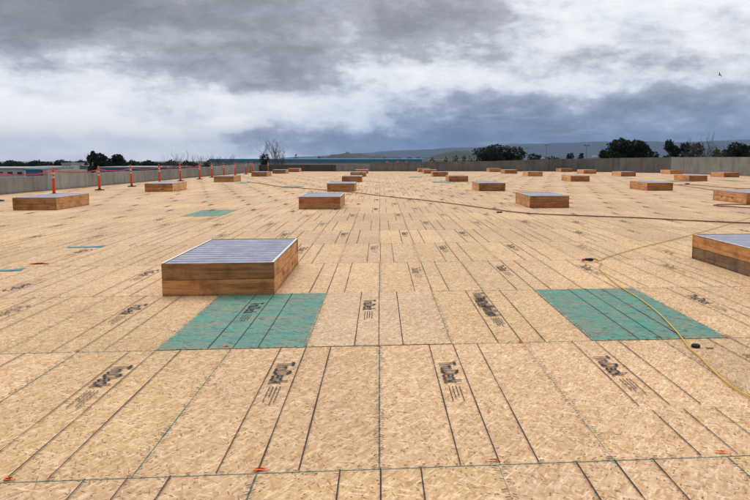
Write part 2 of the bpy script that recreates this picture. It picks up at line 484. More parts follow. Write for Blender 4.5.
wall_run('concrete_parapet', 'dark shaded and stained concrete parapet closing the far end of the roof', [
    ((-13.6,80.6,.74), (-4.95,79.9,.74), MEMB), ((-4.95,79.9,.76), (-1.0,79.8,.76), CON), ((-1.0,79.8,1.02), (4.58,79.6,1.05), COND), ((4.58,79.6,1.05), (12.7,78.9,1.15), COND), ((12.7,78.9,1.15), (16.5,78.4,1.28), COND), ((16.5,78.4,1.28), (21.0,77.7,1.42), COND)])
wall_run('concrete_parapet', 'taller streaked concrete parapet along the right roof edge before the dark trees', [
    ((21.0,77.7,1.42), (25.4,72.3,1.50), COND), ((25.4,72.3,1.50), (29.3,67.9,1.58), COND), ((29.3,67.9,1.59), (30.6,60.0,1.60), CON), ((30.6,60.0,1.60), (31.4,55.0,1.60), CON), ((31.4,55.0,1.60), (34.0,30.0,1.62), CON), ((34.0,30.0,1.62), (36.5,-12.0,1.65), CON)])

# ------------------------------------------------------------------ skylight curbs
def wood(name, axis):
    m, nt, b = material(name, .75, 0, .2)
    P = nt.new('ShaderNodeTexCoord').outputs['Object']
    oi = nt.new('ShaderNodeObjectInfo')
    rnd = nt.m('MULTIPLY', oi.outputs['Random'], 37.0)
    off = nt.new('ShaderNodeVectorMath', operation='ADD'); nt.put(off.inputs[0], P); nt.put(off.inputs[1], nt.comb(rnd, rnd, rnd)); P2 = off.outputs[0]
    st = (.9, 14, 14) if axis == 'x' else (14, .9, 14)
    warp = nt.noise(P2, 2.0, 3, .5)
    g1 = nt.noise(nt.mapping(P2, 0, st), 1.6, 7, .62)
    g2 = nt.noise(nt.mapping(P2, 0, tuple(q*3 for q in st)), 1.5, 4, .6)
    g = nt.m('ADD', nt.m('MULTIPLY', g1, .75), nt.m('ADD', nt.m('MULTIPLY', g2, .3), nt.m('MULTIPLY', nt.m('SUBTRACT', warp, .5), .25)))
    c = nt.ramp(g, [(.30, (.40,.27,.17)), (.46, (.74,.58,.42)), (.57, (1.0,.86,.70)), (.72, (.55,.40,.28))])
    kv = nt.voro(nt.mapping(P2, 0, (2.2, 6, 6) if axis == 'x' else (6, 2.2, 6)), '3D')
    kc = nt.sepc(kv.outputs['Color'])
    knot = nt.m('MULTIPLY', nt.m('GREATER_THAN', kc[0], .86), nt.mapr(kv.outputs['Distance'], .10, .26, .85, 0))
    c = nt.mix(knot, c, (.20,.10,.05))
    c = nt.mix(nt.mapr(nt.noise(P2, 3.1, 5, .65), .50, .68, 0, .62), c, (.30,.21,.15))
    x, y, z = nt.sep(P)
    dirt = nt.m('MULTIPLY', nt.mapr(z, 0, .05, 1, 0), nt.mapr(nt.noise(P2, 12, 3, .6), .4, .6, .1, .6))
    c = nt.mix(dirt, c, (.16,.12,.09))
    c = nt.mix(1.0, c, oi.outputs['Color'], 'MULTIPLY')
    nt.put(b.inputs['Base Color'], c); bump(nt, b, g1, .35, .004)
    return m
WX, WY = wood('lumber_across', 'x'), wood('lumber_along', 'y')
def galv():
    m, nt, b = material('galvanised_steel', .28, .85, .5)
    P = nt.new('ShaderNodeTexCoord').outputs['Object']
    c = nt.mix(nt.mapr(nt.noise(P, 7, 5, .6), .3, .7), (.25,.255,.325), (.36,.365,.43))
    nt.put(b.inputs['Base Color'], c)
    nt.put(b.inputs['Roughness'], nt.mapr(nt.noise(P, 3.5, 2, .5), .3, .7, .25, .32))
    return m
GALV = galv()
RIM = material('bright_metal_flashing', .38, .55, .5, (.50,.52,.55))[0]
CW, CD, CH, TH = 1.255, 2.46, .368, .038
def make_curb():
    root = bpy.data.objects.new('skylight_curb', None); COL.objects.link(root)
    h = CH/2
    for lev in (0, 1):
        z0, z1 = lev*h + .0015 + .001, (lev+1)*h - .0015
        for s in (-1, 1):
            ya, yb = (-CD/2, -CD/2+TH) if s < 0 else (CD/2-TH, CD/2)
            zt = z1 + (.012 if (s > 0 and lev) else 0)
            obj('end_board', box_bm(-CW/2, CW/2, ya, yb, z0, zt, .003), WX, root)
            xa, xb = (-CW/2+.004, -CW/2+.004+TH) if s < 0 else (CW/2-.004-TH, CW/2-.004)
            obj('side_board', box_bm(xa, xb, -CD/2+TH+.002, CD/2-TH-.002, z0, z1, .003), WY, root)
    # ribbed steel lid: ribs run across, profile along y
    bm = bmesh.new(); x0, x1 = -CW/2+.03, CW/2-.03
    prof = []; y = -CD/2 + .008; per = .203
    while y + per < CD/2-TH-.004:
        prof += [(y, CH+.004), (y+.110, CH+.004), (y+.120, CH-.007), (y+.193, CH-.007)]
        y += per
    prof += [(y, CH+.004), (CD/2-TH-.004, CH+.004)]
    ra = [bm.verts.new((x0, yy, zz)) for yy, zz in prof]; rb = [bm.verts.new((x1, yy, zz)) for yy, zz in prof]
    for i in range(len(prof)-1): bm.faces.new((ra[i], rb[i], rb[i+1], ra[i+1]))
    obj('ribbed_lid', bm, GALV, root)
    for s in (-1, 1):
        xa, xb = (-CW/2-.002, -CW/2+.026) if s < 0 else (CW/2-.026, CW/2+.002)
        obj('flashing_strip', box_bm(xa, xb, -CD/2-.002, CD/2-TH-.004, CH+.006, CH+.012, .0015), RIM, root)
    return root
TAN, BRN_, RED_, GRY, PALE, ORN = (.52,.33,.18,1), (.33,.195,.105,1), (.40,.185,.088,1), (.23,.18,.135,1), (.68,.47,.28,1), (.58,.34,.17,1)
BRN, RED = (.385,.245,.14,1), (.45,.225,.112,1)
CURBS = [  # x_left, y_front, upper tone, lower tone, side tone, label
 (-2.46, 4.84, BRN, ORN, TAN, 'large nearest timber curb with ribbed steel lid beside a teal painted board'),
 (4.87, 4.90, ORN, GRY, None, 'timber curb cut by the right edge, orange upper board over grey lower board'),
 (-10.92,19.15, BRN, TAN, TAN, 'timber curb standing before the leftmost orange post, nearest of the left row'),
 (-2.45,18.88, RED, TAN, TAN, 'timber curb with red upper board over tan lower board, centre row'),
 (4.68,18.82, BRN, RED, TAN, 'timber curb with pale smudged left side, just beyond the reddish hose'),
 (12.36,20.05, ORN, TAN, TAN, 'timber curb barely in view at the right edge above the hose ends'),
 (-2.42,30.4, BRN, TAN, TAN, 'timber curb directly behind the red upper board one, brown face'),
 (4.63,30.3, BRN, BRN, ORN, 'timber curb with bright left end, second back in the row right of centre'),
 (-10.80,31.05, BRN, ORN, PALE, 'timber curb before the fourth orange post with a pale right side'),
 (12.65,30.0, RED, BRN, ORN, 'broad red brown timber curb with orange left side, nearest of the right rows'),
 (-2.42,43.5, BRN, BRN, TAN, 'dark brown timber curb third back in the centre row'),
 (4.48,43.5, RED, BRN, TAN, 'small red brown timber curb behind a thin teal board, right of centre'),
 (-10.6,44.2, BRN, TAN, TAN, 'timber curb standing in front of the sixth to eighth orange posts'),
 (12.45,43.2, RED, RED, PALE, 'timber curb with pale left side and red front below the light pole'),
 (20.4,43.1, RED, RED, ORN, 'red fronted timber curb with a long orange left side under the bare tree'),
 (-2.40,56.7, TAN, BRN, TAN, 'small tan timber curb fourth back in the centre row'),
 (4.37,56.4, RED, BRN, TAN, 'small timber curb fourth back in the row right of centre'),
 (-10.55,57.7, BRN, BRN, TAN, 'dark timber curb before the last pair of close set posts'),
 (12.32,56.4, ORN, TAN, PALE, 'small tan timber curb below the pale house beyond the far parapet'),
 (20.05,55.7, RED, BRN, PALE, 'small timber curb with pale left side under the large round tree'),
 (27.3,52.3, RED, BRN, ORN, 'small timber curb close to the right parapet under the round right tree'),
 (-2.42,68.3, RED, TAN, TAN, 'tiny reddish timber curb fifth back in the centre row'),
 (4.30,67.7, ORN, BRN, TAN, 'tiny timber curb fifth back in the row right of centre'),
 (-10.4,68.5, GRY, BRN, TAN, 'dark grey timber curb in the left row below the bare tree'),
 (12.1,66.6, RED, BRN, TAN, 'tiny dark red timber curb under the gap right of the broad tree'),
 (19.65,65.5, ORN, RED, PALE, 'tiny orange timber curb below the tall light pole'),
 (27.45,63.5, ORN, TAN, PALE, 'tiny orange timber curb against the wall joint of the right parapet'),
 (-9.95,76.3, RED, BRN, TAN, 'tiny red timber curb last of the left row against the black flashing'),
 (4.16,75.2, ORN, TAN, TAN, 'tiny timber curb last of the row right of centre, against the far wall'),
 (11.9,75.0, ORN, TAN, TAN, 'tiny timber curb against the far wall below the broad tree'),
 (19.65,74.3, BRN, BRN, TAN, 'tiny dark timber curb against the far wall near its right corner'),
]
proto = make_curb()
for i, (xl, yf, up, lo, sd, lab) in enumerate(CURBS):
    c = proto if i == 0 else copy_tree(proto)
    tag(c, lab, 'skylight curb', 'timber skylight curbs on the roof deck')
    c.location = (xl+CW/2, yf+CD/2, .001)
    c.rotation_euler.z = 0 if i < 2 else rng.uniform(-.008, .008)
    for ch in c.children:
        n = ch.name.split('.')[0]
        low = ch.data.vertices[0].co.z < CH/2 and min(v.co.z for v in ch.data.vertices) < .1
        v = rng.uniform(.9, 1.1)
        if n == 'end_board': q = lo if low else up
        elif n == 'side_board': q = (lo if low else up) if sd is None else tuple(1.22*(a*.85+b*.15) for a, b in zip(sd, lo if low else up))  # side boards lightened: light falling on the sides is put into their tone
        else: continue
        ch.location = (rng.uniform(-.002,.002), rng.uniform(-.0015,.0015), 0); ch.rotation_euler.z = rng.uniform(-.0015,.0015)
        ch.color = (q[0]*v*1.15, q[1]*v*1.12, q[2]*v*1.1, 1)

# ------------------------------------------------------------------ delineator posts and tape
ORANGE = varied('orange_plastic', (.62,.055,.018), (.70,.08,.025), 6, .45, 0, .4)
RUB = varied('black_rubber', (.015,.015,.015), (.035,.033,.03), 9, .8)
WHT = material('white_reflective_band', .35, 0, .5, (.60,.54,.50))[0]
def make_post():
    root = bpy.data.objects.new('delineator_post', None); COL.objects.link(root)
    obj('rubber_base', lathe_bm([(.23,.001),(.23,.025),(.20,.045),(.09,.06),(.07,.075)], 8), RUB, root)
    obj('tube', lathe_bm([(.062,.06),(.060,.10),(.052,.85),(.050,1.02),(.058,1.03),(.058,1.05),(.045,1.065)], 16), ORANGE, root, True)
    for z in (.70, .86): obj('reflective_band', lathe_bm([(.0555,z),(.0575,z+.004),(.0570,z+.075),(.0545,z+.079)], 16), WHT, root, True)
    bm = lathe_bm([(.022,1.064),(.020,1.11),(.034,1.125),(.034,1.15),(.02,1.158)], 12)
    box_bm(-.055, .055, -.012, .012, 1.115, 1.14, .004, bm)
    obj('grab_handle', bm, ORANGE, root)
    return root
POSTS = [(-13.80,24.03), (-13.73,28.5), (-13.42,32.7), (-13.36,37.1), (-13.42,42.3), (-13.28,46.5), (-12.99,50.5), (-13.12,55.0), (-13.1,59.4), (-12.6,61.5), (-12.5,66.2), (-13.3,73.2), (-13.05,73.0), (-12.4,81.0-1.9)]
ords = ['at the very left edge of the view, black base just showing', 'standing behind the nearest left timber curb', 'with full black base, first right of the nearest left curb', 'with black base, second right of the nearest left curb',
        'rising behind the pale sided left curb', 'just right of the pale sided left curb', 'with dark base, between two left curbs', 'before the bare bushes, left of a timber curb', 'rising behind the third left curb at its left end',
        'rising behind the third left curb at its right end', 'standing alone right of the third left curb', 'left one of a close set far pair', 'right one of a close set far pair', 'farthest, alone against the black flashing']
pp = make_post()
for i, (x, y) in enumerate(POSTS):
    c = pp if i == 0 else copy_tree(pp)
    tag(c, 'orange post ' + ords[i], 'delineator post', 'orange delineator posts along the left parapet')
    c.location = (x, y, 0); c.rotation_euler = (rng.uniform(-.02,.02), rng.uniform(-.025,.025), rng.uniform(0,3))
TAPE = material('red_barrier_tape', .5, 0, .3, (.50,.03,.05))[0]
tv, tf = [], []
line = [(-15.2,12.0), (-14.2,18.5)] + POSTS[:7]
for (xa, ya), (xb, yb) in zip(line, line[1:]):
    n = 14
    for k in range(n+1):
        t = k/n; sag = .10*4*t*(1-t) * rng.uniform(.9,1.1)
        x = xa+(xb-xa)*t + .062; y = ya+(yb-ya)*t; z = 1.00 - sag; tw_ = .5*math.sin(t*6+xa)
        b = len(tv)
        tv += [(x-.02*tw_, y, z-.020), (x+.02*tw_, y, z+.020), (x+.02*tw_+.002, y, z+.020), (x-.02*tw_+.002, y, z-.020)]
        if k:
            for q in range(4): tf.append((b-4+q, b-4+(q+1) % 4, b+(q+1) % 4, b+q))
tag(raw('barrier_tape', tv, tf, TAPE), 'red barrier tape strung between the orange posts on the left', 'tape')

# ------------------------------------------------------------------ hoses and cord
def cable(name, pts, r, mat, label, cat, wob=.0, n=8):
    P = catmull([(x, y, r*1.02 + .009) for x, y in pts], 10)
    for i, p in enumerate(P):
        p.x += wob*mnoise.noise(Vector((i*.13, r*90, 1))); p.y += wob*mnoise.noise(Vector((i*.13, r*90, 9)))
    V, Fc = [], []; tube(V, Fc, P, r, n)
    return tag(raw(name, V, Fc, mat, None, True), label, cat)
HOSE = varied('red_brown_rubber', (.19,.055,.03), (.26,.085,.05), 3, .6)
HOSE2 = varied('orange_brown_rubber', (.30,.12,.07), (.36,.15,.09), 3, .6)
YEL = varied('yellow_cord_sheath', (.50,.30,.03), (.60,.37,.05), 4, .5)
cable('air_hose', [(-8.49,44.07),(-6.9,40.1),(-5.25,35.85),(-3.4,32.9),(-1.0,28.6),(-.3,26.91),(.48,25.05),(1.61,22.89),(2.64,20.24),(3.39,18.01),(4.04,16.5),(4.87,15.74),(6.58,14.62),(7.62,13.7),(8.75,12.93),(10.4,12.2),(13.0,11.6)], .016, HOSE, 'long red brown air hose crossing the deck in front of the curbs', 'hose', .03)
cable('air_hose', [(17.3,39.0),(16.88,36.78),(16.15,32.0),(15.47,28.42),(14.65,25.82),(14.77,24.71),(15.6,23.6)], .018, HOSE2, 'orange brown hose running towards the right edge, lower of two behind the right curb', 'hose')
cable('air_hose', [(17.2,37.2),(17.86,35.8),(17.7,32.6),(18.13,31.36),(19.5,29.8)], .018, HOSE2, 'short orange brown hose, upper of two behind the right curb', 'hose')
cable('air_hose', [(14.5,18.6),(12.4,19.30),(11.58,19.62),(11.0,19.42),(10.85,19.18),(11.07,18.59),(11.38,17.93),(12.3,17.2),(14.0,16.6)], .016, HOSE, 'red brown hose doubled back in a hairpin at the right edge', 'hose')
cable('extension_cord', [(13.0,18.0),(9.55,14.45),(7.54,12.04),(6.04,10.32),(4.5,8.63),(3.64,7.6),(3.32,7.12)], .0065, YEL, 'yellow extension cord running from the plug back past the right timber curb', 'cord', .012)
cable('extension_cord', [(3.30,7.0),(3.27,6.85),(3.14,6.55),(3.05,6.18),(2.96,5.48),(2.9,4.91),(2.87,4.16),(2.78,3.33),(2.64,2.55),(2.54,2.11),(2.5,1.8),(2.44,1.45),(2.40,1.08),(2.43,.80),(2.55,.4),(2.8,-.1)], .0065, YEL, 'yellow extension cord snaking over the teal board to the lower right edge', 'cord', .004)
# coupled plugs
t = thing('cord_plug', 'black and red cord plug with a yellow knot lying on the deck', 'plug', (3.20,7.10,.009), R(165)); t.scale = (.72,.72,.8)
bm = bmesh.new(); V, Fc = [], []
tube(V, Fc, [Vector((x,0,.032)) for x in (-.02,-.01,.06,.075,.15,.16)], [.018,.030,.032,.028,.026,.014], 10)
raw('plug_body', V, Fc, material('black_plug_rubber', .5, 0, .4, (.012,.012,.013))[0], t, True)
V, Fc = [], []
tube(V, Fc, [Vector((x,.012,.025)) for x in (.135,.14,.20,.215)], [.014,.024,.024,.012], 10)
raw('red_collar', V, Fc, material('red_plug_collar', .45, 0, .4, (.42,.06,.09))[0], t, True)
V, Fc = [], []
tube(V, Fc, catmull([Vector((-.02,0,.03)), Vector((-.06,.04,.05)), Vector((-.11,.03,.03)), Vector((-.10,-.04,.02)), Vector((-.05,-.045,.045)), Vector((-.03,.02,.06)), Vector((-.09,.05,.03)), Vector((-.14,0,.013))], 6), .0115, 8)
raw('yellow_knot', V, Fc, YEL, t, True)
tag(obj('rubber_puck', lathe_bm([(.030,.0),(.036,.004),(.036,.020),(.031,.025),(.012,.025),(.010,.019)], 24), RUB), 'small round black rubber puck beside the yellow cord', 'puck').location = (2.62,2.16,.001)
tag(obj('wood_scrap', box_bm(-.03,.03,-.018,.018,0,.012,.003), varied('raw_wood_scrap', (.42,.25,.12), (.55,.36,.2), 20)), 'small scrap of wood next to the black puck', 'wood scrap').location = (2.72,2.12,.001)
sc_ = tag(obj('wood_offcut', box_bm(-.16,.16,-.05,.05,0,.10,.006), varied('brown_offcut_wood', (.18,.09,.04), (.28,.15,.07), 12)), 'lone brown offcut lying between the right hand curbs', 'wood offcut'); sc_.location = (17.6,36.9,.001); sc_.rotation_euler.z = .6
sc_ = tag(obj('dark_offcut', box_bm(-.08,.08,-.03,.03,0,.035,.004), RUB), 'small dark block lying just past the red brown hose', 'offcut'); sc_.location = (3.4,16.9,.001); sc_.rotation_euler.z = .3

# ------------------------------------------------------------------ trees
def leaf_material(name, c1, c2):
    m, nt, b = material(name, .8, 0, .1)
    P = nt.new('ShaderNodeTexCoord').outputs['Object']
    f = nt.mapr(nt.noise(P, .55, 4, .6), .32, .68)
    c = nt.mix(f, c1, c2)
    nt.put(b.inputs['Base Color'], c)
    tr = nt.new('ShaderNodeBsdfTranslucent'); nt.put(tr.inputs['Color'], c)
    mx = nt.new('ShaderNodeMixShader'); mx.inputs[0].default_value = .22
    nt.put(mx.inputs[1], b.outputs[0]); nt.put(mx.inputs[2], tr.outputs[0])
    out = [n for n in m.node_tree.nodes if n.type == 'OUTPUT_MATERIAL'][0]
    nt.put(out.inputs['Surface'], mx.outputs[0])
    return m
LEAF = leaf_material('dark_evergreen_leaves', (.015,.021,.012), (.036,.044,.022))
LEAFB = leaf_material('brownish_leaves', (.055,.042,.026), (.10,.075,.045))
LEAFY = leaf_material('yellow_green_leaves', (.07,.085,.025), (.13,.13,.045))
BARK = varied('grey_brown_bark', (.055,.045,.036), (.10,.085,.07), 2, .95)
TWIG = varied('bare_twigs', (.07,.06,.056), (.12,.105,.098), 1, .95)

def tree(name, base, H, W, label, group=None, mat=None, lobes=9, leaves=2200, leaf=.56, bottom=.3, seed=1, shape='round', cat='tree'):
    rg = random.Random(seed)
    root = thing(name, label, cat, base, 0, group)
    cz0, cz1 = H*bottom, H
    L = []
    for i in range(lobes):
        if shape == 'cone':
            t = i/max(1, lobes-1); rr = W*.5*(1-t*.8)
            c = Vector((rg.uniform(-.3,.3)*rr, rg.uniform(-.3,.3)*rr, cz0+(cz1-cz0)*t*.9)); rad = Vector((rr*.75, rr*.75, (cz1-cz0)/lobes*1.1))
        else:
            a = rg.uniform(0, 6.283) ; q = math.sqrt(rg.random())
            t = ((i+rg.random())/lobes)**1.2
            env = math.sqrt(max(.06, 1-.92*t*t))
            rx = W*.5*.72*q*env
            c = Vector((rx*math.cos(a), rx*math.sin(a), cz0+(cz1-cz0)*(.10+.76*t)))
            s = rg.uniform(.17, .30)*W
            rad = Vector((s, s, max(s*.7, (cz1-cz0)/lobes*1.25)))
        L.append((c, rad))
    if shape != 'cone':                                        # fit the clumps to the crown's real width and height
        xa = min(c.x-r.x for c, r in L); xb = max(c.x+r.x for c, r in L); za = min(c.z-r.z for c, r in L); zb = max(c.z+r.z for c, r in L)
        kx = W/(xb-xa); kz = (cz1-cz0)/(zb-za); xm = (xa+xb)/2
        L = [(Vector(((c.x-xm)*kx, c.y*kx, cz0+(c.z-za)*kz)), Vector((r.x*kx, r.y*kx, r.z*kz))) for c, r in L]
    # trunk and limbs
    V, Fc = [], []
    tp = [Vector((0,0,0)), Vector((rg.uniform(-.1,.1)*W*.2, 0, H*.25)), Vector((rg.uniform(-.1,.1)*W*.3, rg.uniform(-.1,.1)*W*.3, H*.5)), Vector((0,0,H*.8))]
    r0 = max(.12, H*.022)
    tube(V, Fc, catmull(tp, 4), [r0*(1-.8*i/12) for i in range(13)], 7)
    for c, rad in L:
        s = tp[1].lerp(tp[2], rg.random()); mid = s.lerp(c, .55) + Vector((0,0,-.05*H))
        tube(V, Fc, catmull([s, mid, c + Vector((0,0,rad.z*.4))], 4), [r0*.45*(1-.85*i/8) for i in range(9)], 5)
    raw('trunk', V, Fc, BARK, root, True)
    V, Fc = [], []
    tot = sum(r.x*r.x for _, r in L)
    for c, rad in L:
        for _ in range(int(leaves*rad.x*rad.x/tot)):
            d = Vector((rg.gauss(0,1), rg.gauss(0,1), rg.gauss(0,1))).normalized()
            k = rg.uniform(.35, 1.0)**.5 * (1 + .28*mnoise.noise(d*2.3 + c) + .12*mnoise.noise(d*6+c))
            p = c + Vector((d.x*rad.x*k, d.y*rad.y*k, d.z*rad.z*k))
            if p.z < cz0*.9: continue
            u = Vector((rg.gauss(0,1), rg.gauss(0,1), rg.gauss(0,.6))).normalized(); w = u.cross(Vector((rg.gauss(0,1), rg.gauss(0,1), rg.gauss(0,1)))).normalized()
            s = leaf*rg.uniform(.5, 1.25); b = len(V)
            V += [p-u*s*.5, p+w*s*.28, p+u*s*.5, p-w*s*.28]; Fc.append((b, b+1, b+2, b+3))
    raw('crown', V, Fc, mat or LEAF, root)
    return root
def bare_tree(name, base, H, W, label, group=None, seed=1, stems=1, depth=5, cat='tree', thick=1.0, r_min=.010):
    rg = random.Random(seed)
    root = thing(name, label, cat, base, 0, group)
    tv_, tf_, bv, bf = [], [], [], []
    def grow(p, d, ln, r, lev):
        pts = [p]; q = p.copy()
        for k in range(4):
            d = (d + Vector((rg.uniform(-.13,.13), rg.uniform(-.13,.13), rg.uniform(-.04,.10)))).normalized()
            q = q + d*ln/4; pts.append(q.copy())
        big = lev == 0
        tube(tv_ if big else bv, tf_ if big else bf, pts, [max(r_min, r*(1-.12*k)) for k in range(5)], 6 if big else 3, big)
        if lev >= depth: return
        spots = [(1,.8), (2,.9), (3,.9), (4,1), (4,1)] if lev else [(3,.9), (3,.8), (4,1), (4,1), (4,.9), (4,.8)]
        for k, f in spots:
            if lev > 1 and rg.random() < .25: continue
            a = rg.uniform(0, 6.283); sp = rg.uniform(.45,.95)
            nd_ = (d + Vector((math.cos(a)*sp, math.sin(a)*sp, rg.uniform(-.05,.2)))).normalized()
            grow(pts[k], nd_, ln*f*rg.uniform(.46,.64), r*.52, lev+1)
    for s in range(stems):
        o = Vector((rg.uniform(-1,1), rg.uniform(-1,1), 0))*(W*.2 if stems > 1 else 0)
        grow(o, Vector((o.x*.06, o.y*.06, 1)).normalized(), H*.68, H*.013*thick, 0)
    allv = tv_ + bv; top = sorted(v.z for v in allv)[int(len(allv)*.985)]; wid = sorted(abs(v.x) for v in bv)[int(len(bv)*.93)]
    for v in allv: v.z *= H/top; v.x *= W*.5/wid; v.y *= W*.5/wid
    raw('trunk', tv_, tf_, TWIG, root, True); raw('branches', bv, bf, TWIG, root, True)
    return root
def at(x, ytop, d):
    b = bearing(x, d); return b, CAM_H + (HOR-ytop)/F_PX*d - b.z
def wpx(w, d): return w/F_PX*d
def put_tree(x, ytop, w, d, label, **kw):
    b, H = at(x, ytop, d); return tree('broadleaf_tree', b, H, wpx(w, d)*1.18, label, **kw)

# right-hand tree belt
put_tree(488, 144.0, 27, 175, 'broad dark evergreen, left and taller half of the wide pair behind the far parapet', seed=3, lobes=11, leaves=4200, bottom=.58)
put_tree(510, 146.5, 30, 178, 'broad dark evergreen, lower sloping right half of the wide pair behind the far parapet', seed=4, lobes=11, leaves=4200, bottom=.58)
put_tree(534, 153.5, 20, 200, 'low dark tree just right of the wide evergreen pair', seed=5, leaves=1700, bottom=.55)
put_tree(569, 152.6, 15, 210, 'small rounded dark tree left of the tall light pole', seed=6, leaves=1300, lobes=6, bottom=.6)
put_tree(581, 152.8, 8, 210, 'narrow dark tree touching the tall light pole', seed=7, leaves=900, lobes=5, bottom=.6)
put_tree(552, 155.6, 16, 230, 'low dark scrubby tree beside the pale house', seed=8, leaves=900, lobes=6, bottom=.6)
put_tree(618, 138.8, 34, 150, 'largest round dark tree on the right, its left and middle bulk', seed=9, lobes=13, leaves=5200, bottom=.58)
put_tree(640, 139.6, 30, 152, 'round dark crown merging with the right side of the largest tree', seed=10, lobes=12, leaves=4400, bottom=.58)
put_tree(604, 149.5, 12, 149, 'low dark crown at the left foot of the largest tree', seed=20, lobes=6, leaves=1400, bottom=.60)
put_tree(667, 139.5, 19, 160, 'narrow tall dark tree right of the largest round tree', seed=11, lobes=7, leaves=1900, bottom=.56)
put_tree(679, 142.8, 24, 162, 'flat topped dark tree left of the bare grey tree', seed=12, lobes=8, leaves=2500, bottom=.56)
put_tree(692, 142.8, 16, 158, 'brownish tree standing against the bare grey tree', seed=13, lobes=7, leaves=1500, mat=LEAFB, bottom=.56)
b, H = at(701, 140.5, 150); bare_tree('bare_tree', b, H, 6.5, 'bare grey leafless tree among the dark trees on the right', seed=4, stems=3, depth=4, r_min=.022)
put_tree(717, 148.5, 13, 150, 'yellow green shrubby tree left of the rightmost round tree', seed=14, lobes=6, leaves=1300, mat=LEAFY, bottom=.60)
put_tree(733, 142.2, 29, 152, 'rightmost round dark tree in view behind the right parapet', seed=15, lobes=11, leaves=4000, bottom=.58)
put_tree(768, 143.5, 26, 158, 'round dark tree out past the right edge', seed=16, lobes=9, leaves=2500, bottom=.56)
# centre and left
b, H = at(275, 143.0, 150); bare_tree('bare_tree', b, H, 3.6, 'tall bare tree, left one of the two by the bushy tree', seed=7, depth=5, r_min=.015)
b, H = at(283.5, 142.0, 152); bare_tree('bare_tree', b, H, 4.2, 'tall bare tree, right one of the two by the bushy tree', seed=9, depth=5, r_min=.015)
b, H = at(265, 153.3, 145); tree('bushy_tree', b, H, wpx(11,145), 'dense bushy tree just left of the two bare trees', seed=21, lobes=8, leaves=1500, bottom=.5, leaf=.32)
b, H = at(297, 153.8, 330); tree('broadleaf_tree', b, H, wpx(7,330), 'tiny round dark tree above the blue roof right of the bare trees', seed=22, lobes=5, leaves=600, leaf=.55)
b, H = at(320, 155.6, 360); tree('broadleaf_tree', b, H, wpx(4,360), 'tiniest dark tree above the blue roof left of the wooded hill', seed=23, lobes=4, leaves=350, leaf=.5)
b, H = at(95.5, 151.2, 250); tree('pine_tree', b, H, wpx(11,250), 'tallest dark pine at the left end of the left clump', seed=24, lobes=7, leaf=.75, leaves=2200, bottom=.50)
b, H = at(106, 153.6, 255); tree('pine_tree', b, H, wpx(19,255), 'dark spreading pine in the middle of the left clump', seed=25, lobes=9, leaf=.75, leaves=3600, bottom=.50)
b, H = at(118, 154.0, 258); tree('pine_tree', b, H, wpx(19,258), 'dark spreading pine at the right end of the left clump', seed=26, lobes=9, leaf=.75, leaves=3600, bottom=.50)
b, H = at(86.5, 155.2, 230); bare_tree('bare_tree', b, H, 3.6, 'thin bare tree at the left foot of the left pine clump', seed=12, depth=3, r_min=.03)
for j, x in enumerate([-24, -14, -5, 4, 12, 20, 28, 36, 44, 52, 60, 69, 78, 88]):
    b, H = at(x, 161.6 - 1.4*((j*7) % 3 == 1) - .6*((j*5) % 4 == 2), 420)
    tree('broadleaf_tree', b, H, wpx(26,420), 'small dark tree in the distant treeline above the left parapet', 'distant treeline beyond the left parapet', seed=40+j, lobes=6, leaves=2600, leaf=1.35, bottom=.05)
for j, x in enumerate([126, 134, 142, 150, 158, 167, 176, 186, 197, 208, 240]):
    b, H = at(x, 162.0 - 1.6*(j % 2), 380)
    tree('broadleaf_tree', b, H, wpx(22,380), 'small dark tree in the low row right of the left pine clump', 'low row of trees right of the pine clump', seed=60+j, lobes=6, leaves=2000, leaf=1.25, bottom=.05)
for j, (x, yt, d, w) in enumerate([(166,162.5,110,3.6), (177,160.8,100,3.6), (187,160.4,104,3.6), (198,158.8,108,3.4), (208,159.2,112,3.6), (218,160,116,3.6), (229,159.4,120,3.4)]):
    b, H = at(x, yt, d)
    bare_tree('bare_bush', b, H, w, 'bare grey twiggy bush rising behind the left parapet', 'bare bushes behind the left parapet', seed=80+j, stems=5, depth=4, thick=.5, r_min=.013)
for j, (x, yt, d, w) in enumerate([(374,157.0,700,14),(386,156.6,720,14),(398,157.0,700,12),(410,156.4,690,14),(421,156.8,700,12)]):
    b, H = at(x, yt, d)
    tree('broadleaf_tree', b, H, wpx(w,d), 'tiny dark tree on the skyline above the long blue roof', 'skyline trees above the blue roof', seed=100+j, lobes=5, leaves=450, leaf=1.4, bottom=.1)
for j, (x, yt, d, w) in enumerate([(424,157.6,330,9),(434,157.2,330,9),(445,156.8,330,9),(456,155.2,320,9),(464,154.6,315,9),(472,155.8,310,9)]):
    b, H = at(x, yt, d)
    tree('broadleaf_tree', b, H, wpx(w,d), 'small dark tree at the foot of the grassy hill', 'small trees at the foot of the grassy hill', seed=120+j, lobes=5, leaves=650, leaf=.7, bottom=.2)

